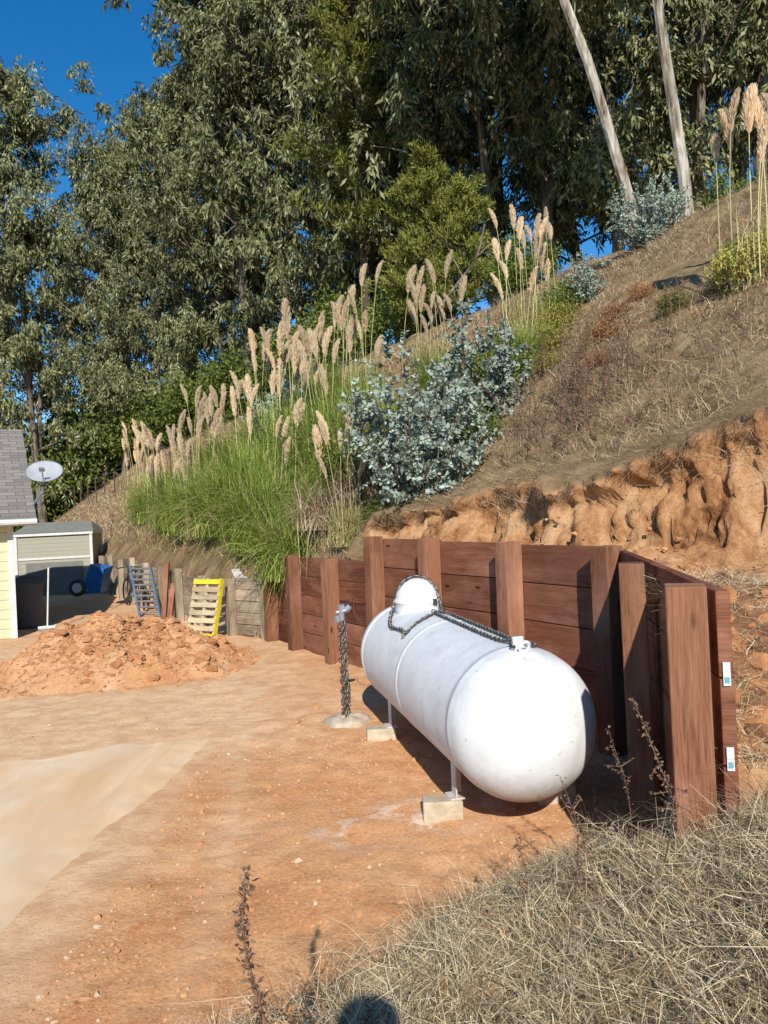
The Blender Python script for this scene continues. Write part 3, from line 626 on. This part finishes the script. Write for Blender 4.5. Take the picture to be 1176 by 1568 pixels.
def inst(name,me,x,y,s=1,rz=0,z=None,sz=None):
    o=bpy.data.objects.new(name,me); zz=H(x,y) if z is None else z
    o.location=(x,y,zz-.05); o.scale=(s,s,sz or s); o.rotation_euler=(0,0,rz); return link(o)
EM=[to_mesh(euc_mesh(28,.10,(rng.normal()*.03,rng.normal()*.03)),'eucalyptus_mesh',[M_bark,M_euc]) for _ in range(4)]
E2=[to_mesh(euc_mesh(26,.06,(0,0),34,.17,nst=7,nlf=9),'eucalyptus_low_mesh',[M_bark,M_euc]) for _ in range(2)]
front=[(-24.5,46,.90,3),(-20.6,46,.97,0),(-17.6,48,.76,2),(-16.0,47,.75,1),(-13.6,46,.78,3),(-11.2,44,.74,0),(-8.0,42,.90,2),(-6.3,39,1,1),(-3.7,38,1,3),(-1.2,37,1.0,0),(1.2,35,1,2),(3.2,33,1,1),(5.0,31,1,3),(6.9,29.5,.95,0),(9.3,29,.95,2),(11.8,28,.95,1),(14.2,27.5,.95,3),(16.5,27,.95,0)]
for i_,(x,y,s_,k_) in enumerate(front): inst('eucalyptus_tree',EM[k_],x,y,s_,i_*1.9)
back=[(-27,54,.8,0),(-22.5,56,.7,1),(-19,56,.68,0),(-13,54,.68,1),(-8,52,.9,0),(-4,49,1.1,1),(0,47,1.1,0),(3.5,44,1.1,1),(7,42,1.1,0),(10.5,39,1.1,1),(14,37,1.1,0),(17.5,36,1.1,1)]
for i_,(x,y,s_,k_) in enumerate(back): inst('eucalyptus_tree',E2[k_],x,y,s_,i_*2.3+1)
tm=to_mesh(euc_mesh(18,.42,(-.27,.02),18,.2,rt=.12,wander=.35),'leaning_eucalyptus_mesh',[M_pale,M_euc]); inst('eucalyptus_tree',tm,6.9,19,1)
tm=to_mesh(euc_mesh(18,.42,(-.10,.0),18,.2,rt=.13,wander=.3),'pale_eucalyptus_mesh',[M_pale,M_euc]); inst('eucalyptus_tree',tm,8.0,19,1)
def pine_mesh(h,nw=16,spread=.22,start=.15):
    m=MB(); m.tube([(0,0,-.4),(.1,0,h*.5),(0,.1,h)],[h*.013,h*.008,.02],7,0,False); P=[];D=[]
    for i in range(nw):
        fr=start+(.98-start)*(i+.5)/nw
        for j in range(4):
            az=i*1.1+j*2*math.pi/4+rng.normal()*.4; Ln=h*spread*(1-fr)**.5*(.35+.9*rng.random())+.3; el=R(5+30*fr+rng.normal()*10)
            d=np.array([math.cos(az)*math.cos(el),math.sin(az)*math.cos(el),math.sin(el)]); p=np.array([0,0,h*fr])
            m.tube([p,p+d*Ln*.6,p+d*Ln+[0,0,.1*Ln]],[.05,.035,.015],4,0,False)
            for u in np.linspace(.45,1,6):
                for _ in range(4):
                    q=p+d*Ln*u+rng.normal(size=3)*[.3,.3,.14]*min(1,Ln/2.5)+[0,0,.08]; dd=nrm(d*.5+rng.normal(size=3)*.5+[0,0,.7])
                    P.append(q);D.append(dd)
    P=np.array(P);D=np.array(D); k_=14; Pn=np.repeat(P,k_,0)+rng.normal(size=(len(P)*k_,3))*.09; Dn=nrm(np.repeat(D,k_,0)+rng.normal(size=(len(P)*k_,3))*.5)
    v,q=leaves(Pn,Dn,perp(Dn),.27,.045); m.add(v,q,1); return m
PM=[to_mesh(pine_mesh(17,20,.20,.25),'pine_mesh',[M_pbark,M_pin]),to_mesh(pine_mesh(6.5,12,.30,.1),'small_pine_mesh',[M_pbark,M_pin])]
inst('pine_tree',PM[0],-.4,31.5,1.0,0); inst('pine_tree',PM[1],1.9,24.5,.85,1); inst('pine_tree',PM[1],2.9,23.5,.65,3)
def shrub_mesh(r,h,n,mat,L=.09,W=.05):
    m=MB(); ncl=26; cl=nrm(rng.normal(size=(ncl,3)))*(rng.random((ncl,1))**.4)*[r,r,h*.5]+[0,0,h*.5]; cl[:,2]=np.abs(cl[:,2])
    for c in cl: m.tube([(0,0,-.1),c*[.5,.5,.6],c],[.02,.012,.005],4,0,False)
    P=np.repeat(cl,n//ncl,0); P=P+rng.normal(size=P.shape)*r*.2; D=nrm(rng.normal(size=P.shape)+[0,0,.5]); v,q=leaves(P,D,perp(D),L*(.6+.8*rng.random(len(P))),W); m.add(v,q,1); return m
SM=to_mesh(shrub_mesh(1.6,2.4,7000,0,.17,.08),'shrub_mesh',[M_pbark,M_shrub])
for x,y,s_ in ((-20.5,49,2.0),(-18.2,50,2.2),(-23,48,1.8),(-15,48,1.6),(-12,45,1.4),(-9.5,41,1.3),(-6.5,36,1.1),(-3.5,33,1),(-1.2,30,1),(1.2,27,.9),(4.4,22,.6),(10.5,22,.6)): inst('shrub',SM,x,y,s_,x)
YM=to_mesh(shrub_mesh(.6,.7,3500,0,.07,.03),'yellow_shrub_mesh',[M_weed,M_yshrub]); RM=to_mesh(shrub_mesh(.5,.3,2000,0,.05,.025),'red_shrub_mesh',[M_weed,M_rshrub]); GM=to_mesh(shrub_mesh(.6,.7,4000,0,.06,.03),'green_shrub_mesh',[M_weed,M_shrub])
for x,y,s_ in ((3.0,13.2,.7),(3.4,14.2,.7),(4.9,9.9,.8),(5.2,10.3,.7),(2.6,11.6,.4)): inst('yellow_shrub',YM,x,y,s_,x)
for x,y,s_ in ((3.5,11.4,.7),(3.9,12.1,.6),(4.4,12.4,.6),(3.1,10.4,.5)): inst('red_shrub',RM,x,y,s_,x)
for x,y,s_ in ((1.0,11.3,1.),(2.0,12.4,1.),(.2,11.6,.9),(4.2,10.6,.4),(-.3,12.2,1.1),(3.7,14.8,.9),(2.2,14,1),(1.3,10.6,.7),(.0,10.5,.5)): inst('green_shrub',GM,x,y,s_,x)
def gum_mesh(r,h,nst=16,ntw=11,npair=15,L=.075):
    m=MB(); PP=[];DD=[]
    for i in range(nst):
        az=rng.random()*6.28; rr=r*rng.random()**.6; tip=np.array([math.cos(az)*rr,math.sin(az)*rr,h*(1-.45*(rr/r)**1.5)*(.6+.45*rng.random())])
        b0=np.array([math.cos(az)*.1,math.sin(az)*.1,-.1]); mid_=(b0+tip)/2+[math.cos(az)*.1*r,math.sin(az)*.1*r,0]; pts_=resample([b0,mid_,tip],.08); m.tube(pts_,np.linspace(.016,.004,len(pts_)),5,0,False)
        for j in range(ntw):
            u=.12+.88*rng.random(); q=pts_[int(u*(len(pts_)-1))]; d=nrm(rng.normal(size=3)*[1,1,.5]+[math.cos(az)*.4,math.sin(az)*.4,.6]); Lt=r*.38*(.4+rng.random()*.9)
            if j==0: q=pts_[-3]; d=nrm(np.array([0,0,1.])+rng.normal(size=3)*.15)
            e_=q+d*Lt; m.tube([q,e_],[.006,.003],4,0,False)
            for w in np.linspace(.1,1,npair):
                a=rng.random()*3.14; pr_=nrm(np.cross(d,[0.3,.2,1])); pq=np.cross(d,pr_); sdv=pr_*math.cos(a)+pq*math.sin(a)
                for sg in (-1,1): PP.append(q+d*Lt*w); DD.append(nrm(sdv*sg+d*.35+rng.normal(size=3)*.2))
    P=np.array(PP);D=np.array(DD); Wd=perp(D); l=L*(.5+.7*rng.random(len(P)))
    v=np.stack([P,P+D*l[:,None]*.25+Wd*l[:,None]*.30,P+D*l[:,None]*.7+Wd*l[:,None]*.24,P+D*l[:,None],P+D*l[:,None]*.7-Wd*l[:,None]*.24,P+D*l[:,None]*.25-Wd*l[:,None]*.30],1).reshape(-1,3)
    b=(A(len(P))*6)[:,None]; q=np.concatenate([b+[0,1,2,3],b+[0,3,4,5]],1).reshape(-1,4); m.add(v,q,1); return m
G1=to_mesh(gum_mesh(1.0,2.4,24,15,14,.072),'blue_gum_mesh',[M_weed,M_gum]); G2=to_mesh(gum_mesh(.8,2.1,15,13,14,.072),'blue_gum_mesh2',[M_weed,M_gum])
for x,y,s_,k_ in ((.45,9.95,1.0,0),(1.55,11.4,1.0,1),(-2.3,18.4,1.2,1),(5.7,15.9,.75,0),(6.4,16.6,.75,1),(4.1,14.6,.55,1),(.9,10.9,.8,1)):
    inst('blue_gum_sapling',(G1,G2)[k_],x,y,s_,x*2)
def pampas_mesh(nb,Lb,npl,hp_,spread=1.,pl=.55,lean=.34,droop=.45):
    m=MB(); n=nb; az=rng.random(n)*6.283; L=Lb*(.4+.7*rng.random(n)); bnd=.1+.9*rng.random(n)
    b0=np.stack([rng.normal(size=n)*.2*spread,rng.normal(size=n)*.2*spread,np.full(n,-.08)],-1); tau=np.linspace(0,1,7)[None]
    dk=(.5+droop*rng.random(n)**1.5*1.6)[:,None]
    rr=L[:,None]*(.16*tau+.55*bnd[:,None]*tau**2)*spread; zz=L[:,None]*(tau-dk*bnd[:,None]*tau**2.3)
    P=b0[:,None]+np.stack([np.cos(az)[:,None]*rr,np.sin(az)[:,None]*rr,zz],-1); P[:,1:]+=rng.normal(size=(n,6,3))*.02
    Wd=np.stack([-np.sin(az),np.cos(az),rng.normal(size=n)*.3],-1); W=.017*(1-tau**2)+.002; W=np.repeat(W,n,0)
    v,q=strips(P,nrm(Wd),W); m.add(v,q,0)
    for i in range(npl):
        a=rng.random()*6.283; ln=rng.random()*lean; h=hp_*(.6+.45*rng.random()); b=np.array([rng.normal()*.25,rng.normal()*.25,0]); tip=b+np.array([math.cos(a)*ln*h*.5,math.sin(a)*ln*h*.5,h]); md=(b+tip)/2-np.array([math.cos(a),math.sin(a),0])*.03
        pts_=resample([b,md,tip],.15); m.tube(pts_,np.linspace(.008,.005,len(pts_)),4,2,False)
        d=nrm(tip-md); k_=700; u=rng.random(k_)**.9; pl_=pl*(.7+.55*rng.random()); wid=.078*(.7+.5*rng.random())*(np.sin(np.pi*np.clip(u*.86+.08,0,1))**.8)*(pl_/.55); cen=tip+d*(u*pl_-pl_*.35)[:,None]+np.array([math.cos(a),math.sin(a),0])*(u*u*.12)[:,None]
        o=rdir(k_); o-=d*(o@d)[:,None]; o=nrm(o); pp=cen+o*(wid*.45*rng.random(k_)**.5)[:,None]; dd=nrm(d+o*.38+rng.normal(size=(k_,3))*.12)
        v,q=leaves(pp,dd,perp(dd),wid*1.1+.03,.014); m.add(v,q,1)
    return m
def pm(*a,mats=None,**k): return to_mesh(pampas_mesh(*a,**k),'pampas_mesh',mats)
GB=[M_blade,M_plume,M_stem]; YB=[M_bladey,M_plume,M_stem]
PG=[pm(1600,2.0,5,2.7,mats=GB),pm(1500,1.8,7,2.6,mats=GB)]
PY=[pm(800,1.3,6,2.7,mats=YB,spread=.8),pm(700,1.1,8,2.4,mats=YB,spread=.8)]
PN=pm(2000,2.0,0,2,mats=GB,spread=1.2,droop=.6)
PD=pm(1400,1.2,2,2.3,mats=[M_dead,M_plume,M_stem],spread=1.25,droop=.9)
PB=pm(260,1.0,5,2.2,mats=YB,spread=.6,lean=.12)
lst=[(PN,-1.5,12.4,.85),(PN,-2.2,13.8,.95),(PN,-3.1,15.3,.95),(PN,-.9,12.6,.7),(PD,-.85,12.0,.85),(PD,-.35,11.7,.7),(PG[0],-2.6,15.2,1.),(PY[0],-4.0,16.6,.8),(PN,-4.3,17.3,.9),(PG[1],-4.6,18.5,.95),(PN,-5.2,19.2,.85),(PY[1],-5.9,20.4,.9),(PY[0],-7.2,23.4,.9),(PG[1],-6.2,22,.95),(PN,-6.9,22.6,.8),(PY[1],-8.9,27.5,1.0),(PY[0],-9.8,30.5,1),(PG[0],-4.2,19.9,1),(PY[1],-5.3,23.5,1.),
 (PG[0],-2.3,17.3,1.1),(PG[1],-3.0,18.9,1.1),(PG[0],-.8,13.5,1.0),(PY[0],-.5,11.0,.62),(PG[1],-1.4,15.6,1.1),(PG[0],-1.5,19.3,1.1),(PY[0],-.3,19.0,1.05),(PG[1],-.3,16.0,.9),(PY[1],1.0,17.0,1.0),(PG[1],1.2,14.2,.8),(PY[0],2.7,14.0,.85),(PY[1],3.2,14.9,.8),(PY[0],3.0,15.8,.85),(PN,2.5,13.0,.5),(PN,.0,13.0,.8),(PN,-3.3,15.9,.85),(PG[0],-1.9,13.6,.85),(PB,4.95,9.8,1.05),(PB,5.15,10.0,1.0),(PY[0],-7.9,25.5,.95),(PN,-.3,14.5,.9),(PY[1],-1.8,17.5,1.1)]
for i_,(me_,x,y,s_) in enumerate(lst): inst('pampas_grass',me_,x,y,s_,i_*1.7)
# ------------------------------------------------------------------ dry grass masses
def grass(name,x,y,L,W,lay,mat,k=3,lift=0):
    n=len(x); z=hgt(x,y)[0]; az=rng.random(n)*6.283; tau=np.linspace(0,1,k)[None]
    rr=L[:,None]*(lay[:,None]*tau*(.5+.5*tau)); zz=L[:,None]*tau*np.sqrt(np.clip(1-lay[:,None]**2,0.02,1))*(1-.35*tau)
    P=np.stack([x,y,z-.01+lift],-1)[:,None]+np.stack([np.cos(az)[:,None]*rr,np.sin(az)[:,None]*rr,zz],-1)
    P[:,1:]+=rng.normal(size=(n,k-1,3))*L[:,None,None]*.08
    D=P[:,-1]-P[:,0]; Wd=nrm(np.cross(D,rng.normal(size=(n,3)))); Wt=W[:,None]*(1-tau*.8)
    v,q=strips(P,Wd,Wt); mesh_obj(name,v,q,[mat])
n=110000; t_=3+rng.random(n)**1.4*16; s_=4.9+rng.random(n)**1.25*8.8; ok=(s_>scut(t_)-.02); x,y=xy(s_,t_)
dn=fbm(x*1.2,y*1.2,101,3)*1.3+rng.random(n)*.9-.4; ok&=(dn>0)&(np.abs(x/y)<.62); x,y=x[ok],y[ok]; dist=y
n=len(x); grass('dry_hill_grass',x,y,(.07+.30*rng.random(n)**2.2),.003+.0009*dist*rng.random(n),.2+.75*rng.random(n),M_hillg)
n=20000; t_=12+rng.random(n)*35; s_=4.5+rng.random(n)*7; x,y=xy(s_,t_); grass('dry_hill_grass',x,y,.15+.3*rng.random(n),.02+.02*rng.random(n),.2+.6*rng.random(n),M_hillg)
n=12000; t_=3.2+rng.random(n)*6; s_=scut(t_)+rng.normal(size=n)*.08+.08; x,y=xy(s_,t_); grass('dry_hill_grass',x,y,.08+.22*rng.random(n),.003+.004*rng.random(n),.6+.39*rng.random(n),M_hillg)
nr=5000; sel=np.argwhere((amp>.3)&(S>C-.05)&(S<C+.03)); pk=sel[rng.integers(0,len(sel),nr)]; kp=fbm(T[pk[:,0],pk[:,1]]*3,Z[pk[:,0],pk[:,1]],131,3)>-.05; pk=pk[kp]; nr=len(pk)
B0=np.stack([X2[pk[:,0],pk[:,1]],Y2[pk[:,0],pk[:,1]],Z[pk[:,0],pk[:,1]]],-1)+rng.normal(size=(nr,3))*.02
Lr=.03+.17*rng.random(nr)**4; tau=np.linspace(0,1,4)[None]; dwn=nrm(np.stack([-.866*.3+rng.normal(size=nr)*.45,-.5*.3+rng.normal(size=nr)*.45,np.full(nr,-1.)],-1)); ot=np.array([-.866,-.5,0])
P=B0[:,None]+dwn[:,None]*(tau*Lr[:,None])[...,None]+ot*(np.sin(tau*2)*.03)[...,None]+rng.normal(size=(nr,4,3))*.006
v,q=strips(P,perp(dwn),.0035*(1-tau*.7)*np.ones((nr,1))); mesh_obj('hanging_roots',v,q,[M_root])
n=150000; x=-.9+rng.random(n)*3.4; y=1.1+rng.random(n)*3.6; zz,bh,_,_,_,d_,_=hgt(x,y)
dn=fbm(x*2.4,y*2.4,111,4)*1.3+rng.random(n)*.5-.3+.75*ss(d_,-.05,.6); ok=(dn>.32)&(d_>-.15)&~((x>1.0)&(x<1.5)&(y>3.2))&(np.abs(x)<.62*y+.1)
x,y=x[ok],y[ok]; n=len(x)
grass('dry_bank_grass',x,y,.04+.22*rng.random(n)**2.2,.0018+.0028*rng.random(n),.4+.59*rng.random(n),M_straw,k=4)
n=4500; x=-.5+rng.random(n)*2.6; y=1.1+rng.random(n)*3.3; d_=hgt(x,y)[5]; ok=(d_>.1)&~((x>1.0)&(y>3.2)); x,y=x[ok],y[ok]; n=len(x)
grass('dry_bank_grass',x,y,.2+.25*rng.random(n),.0022+.0018*rng.random(n),.5+.48*rng.random(n),M_straw,k=5)
def weed(name,pts_,r=.004,seeds=60,sz=.012,side_n=0):
    P=resample(pts_,.02); m=MB(); m.tube(P,np.linspace(r,r*.4,len(P)),5,0,False)
    n=seeds; idx=(len(P)*(.35+.65*rng.random(n))).astype(int).clip(0,len(P)-1); pp=P[idx]+rng.normal(size=(n,3))*.006; D=rdir(n); v,q=leaves(pp,D,perp(D),sz*(.5+rng.random(n)),sz*.6); m.add(v,q,0)
    for _ in range(side_n):
        i0=int(len(P)*(.4+.5*rng.random())); d=nrm(rng.normal(size=3)+[0,0,.8]); e_=P[i0]+d*.07; m.tube([P[i0],e_],[.002,.001],4,0,False)
        pp=P[i0]+d*(.07*rng.random(14))[:,None]; D=rdir(14); v,q=leaves(pp,D,perp(D),sz,sz*.6); m.add(v,q,0)
    m.obj(name,[M_weed])
weed('weed_stalk',[(-.24,1.5,.40),(-.27,1.58,.85),(-.335,1.6,1.15),(-.325,1.6,1.31)],.006,420,.016)
weed('weed_stalk',[(1.0,2.9,.62),(.98,2.7,.95),(.90,2.6,1.15),(.82,2.6,1.38)],.004,140,.014,8)
weed('weed_stalk',[(.55,2.6,.45),(.60,2.6,.75),(.61,2.6,.95),(.56,2.6,1.12)],.003,60,.012,6)
weed('weed_stalk',[(.75,2.8,.5),(.68,2.8,.8),(.6,2.8,.98)],.003,60,.012,5)
weed('weed_stalk',[(.45,3.1,.3),(.5,3.0,.55),(.46,3.0,.75)],.003,50,.012,6)
weed('weed_stalk',[(1.05,3.4,.5),(1.0,3.3,.8),(.9,3.2,1.1)],.003,80,.012,6)
weed('weed_stalk',[(-.1,2.2,.35),(-.12,2.2,.6)],.003,40,.012,4)
wm=MB()
for _ in range(190):
    t_=4+rng.random()*6; s_=scut(t_)+.3+rng.random()*4; x,y=xy(s_,t_); h=.25+.4*rng.random()
    if _<70: x,y=xy(6.9+rng.normal()*.55,6.8+rng.normal()*.55); h+=.25
    z=H(x,y)
    P=np.array([(x,y,z-.05),(x+rng.normal()*.05,y,z+h*.5),(x+rng.normal()*.12,y,z+h)]); wm.tube(P,[.006,.004,.003],4,0,False)
    pp=P[1]+(P[2]-P[1])*rng.random((60,1))+rng.normal(size=(60,3))*.035; D=rdir(60); v,q=leaves(pp,D,perp(D),.03,.012); wm.add(v,q,0)
wm.obj('dried_weeds',[M_weed])
m=MB(); x,y=2.9,20.5; z=H(x,y); m.tube(resample([(x-1.5,y,z-.2),(x-.9,y,z+.6),(x-.1,y,z+1.6),(x+.2,y,z+2.6)],.2),.028,5,0,False); m.tube([(x-.5,y,z+1.1),(x-.9,y,z+2.0),(x-.8,y,z+2.6)],[.02,.014,.006],5,0,False); m.tube([(x-.1,y,z+1.6),(x+.6,y,z+2.2)],[.018,.006],5,0,False)
m.obj('dead_tree',[M_bark])

# ------------------------------------------------------------------ photographer
def person():
    J={'pel':(0,-.47,1.40,.13),'wai':(0,-.48,1.55,.12),'che':(0,-.49,1.75,.15),'nk':(0,-.44,1.94,.055),'hd0':(0,-.39,2.02,.09),'hd1':(0,-.37,2.10,.12),'hd2':(0,-.38,2.15,.105)}
    E_=[('pel','wai'),('wai','che'),('che','nk'),('nk','hd0'),('hd0','hd1'),('hd1','hd2')]
    for s_,n_ in ((-1,'L'),(1,'R')):
        J.update({'sh'+n_:(.19*s_,-.48,1.85,.06),'el'+n_:(.22*s_,-.34,1.60,.045),'wr'+n_:(.09*s_,-.16,1.80,.03),'pa'+n_:(.07*s_,-.13,1.86,.026),
          'hp'+n_:(.10*s_,-.47,1.32,.10),'kn'+n_:(.12*s_,-.43,.92,.065),'an'+n_:(.13*s_,-.48,.53,.042),'to'+n_:(.14*s_,-.30,.47,.04)})
        E_+=[('che','sh'+n_),('sh'+n_,'el'+n_),('el'+n_,'wr'+n_),('wr'+n_,'pa'+n_),('pel','hp'+n_),('hp'+n_,'kn'+n_),('kn'+n_,'an'+n_),('an'+n_,'to'+n_)]
        for k_ in range(4):
            J['f%d%s'%(k_,n_)]=(.07*s_,-.10,1.85+.02*k_,.009); J['g%d%s'%(k_,n_)]=(.045*s_,-.085,1.855+.02*k_,.008); E_+=[('pa'+n_,'f%d%s'%(k_,n_)),('f%d%s'%(k_,n_),'g%d%s'%(k_,n_))]
        J['t'+n_]=(.04*s_,-.14,1.89,.01); E_.append(('pa'+n_,'t'+n_))
    ks=list(J); me=bpy.data.meshes.new('photographer'); me.from_pydata([J[k][:3] for k in ks],[(ks.index(a),ks.index(b)) for a,b in E_],[])
    o=link(bpy.data.objects.new('photographer',me)); md=o.modifiers.new('skin','SKIN'); 
    for i_,k_ in enumerate(ks):
        sv=me.skin_vertices[0].data[i_]; sv.radius=(J[k_][3],J[k_][3]); sv.use_root=(k_=='pel')
    o.modifiers.new('sub','SUBSURF').levels=2; o.modifiers['sub'].render_levels=2
    me.materials.append(plain('clothing',(.08,.1,.16)))
person()

# ------------------------------------------------------------------ light, sky, camera
el=31.0; azx=-.045
tr=Vector((azx,1,-math.tan(R(el))*math.hypot(1,azx)))
sl_=bpy.data.lights.new('sun','SUN'); sl_.energy=5.0; sl_.angle=R(.5); sl_.color=(1,.96,.88)
so=link(bpy.data.objects.new('sun',sl_)); so.rotation_euler=tr.to_track_quat('-Z','Y').to_euler(); so.location=(0,-20,15)
w=bpy.data.worlds.new('World'); scene.world=w; w.use_nodes=True; nt=w.node_tree
sk=nt.nodes.new('ShaderNodeTexSky'); sk.sky_type='NISHITA'; sk.sun_disc=False; sk.sun_elevation=R(el); sk.sun_rotation=math.atan2(-azx,-1); sk.altitude=100; sk.air_density=1; sk.dust_density=0; sk.ozone_density=3.5
hs_=nt.nodes.new('ShaderNodeHueSaturation'); hs_.inputs['Saturation'].default_value=1.35; hs_.inputs['Value'].default_value=1.25
nt.links.new(sk.outputs[0],hs_.inputs['Color']); nt.links.new(hs_.outputs[0],nt.nodes['Background'].inputs[0]); nt.nodes['Background'].inputs[1].default_value=.115
cam=bpy.data.cameras.new('camera'); cam.sensor_fit='VERTICAL'; cam.sensor_height=36; cam.lens=36*1162/1568; cam.clip_start=.08; cam.clip_end=2000
co=link(bpy.data.objects.new('camera',cam)); co.matrix_world=Matrix.Translation((0,0,2.05))@Matrix.Rotation(R(90),4,'X')@Matrix.Rotation(R(-2.6),4,'Z')
scene.camera=co
scene.view_settings.view_transform='Standard'; scene.view_settings.look='None'; scene.view_settings.exposure=0
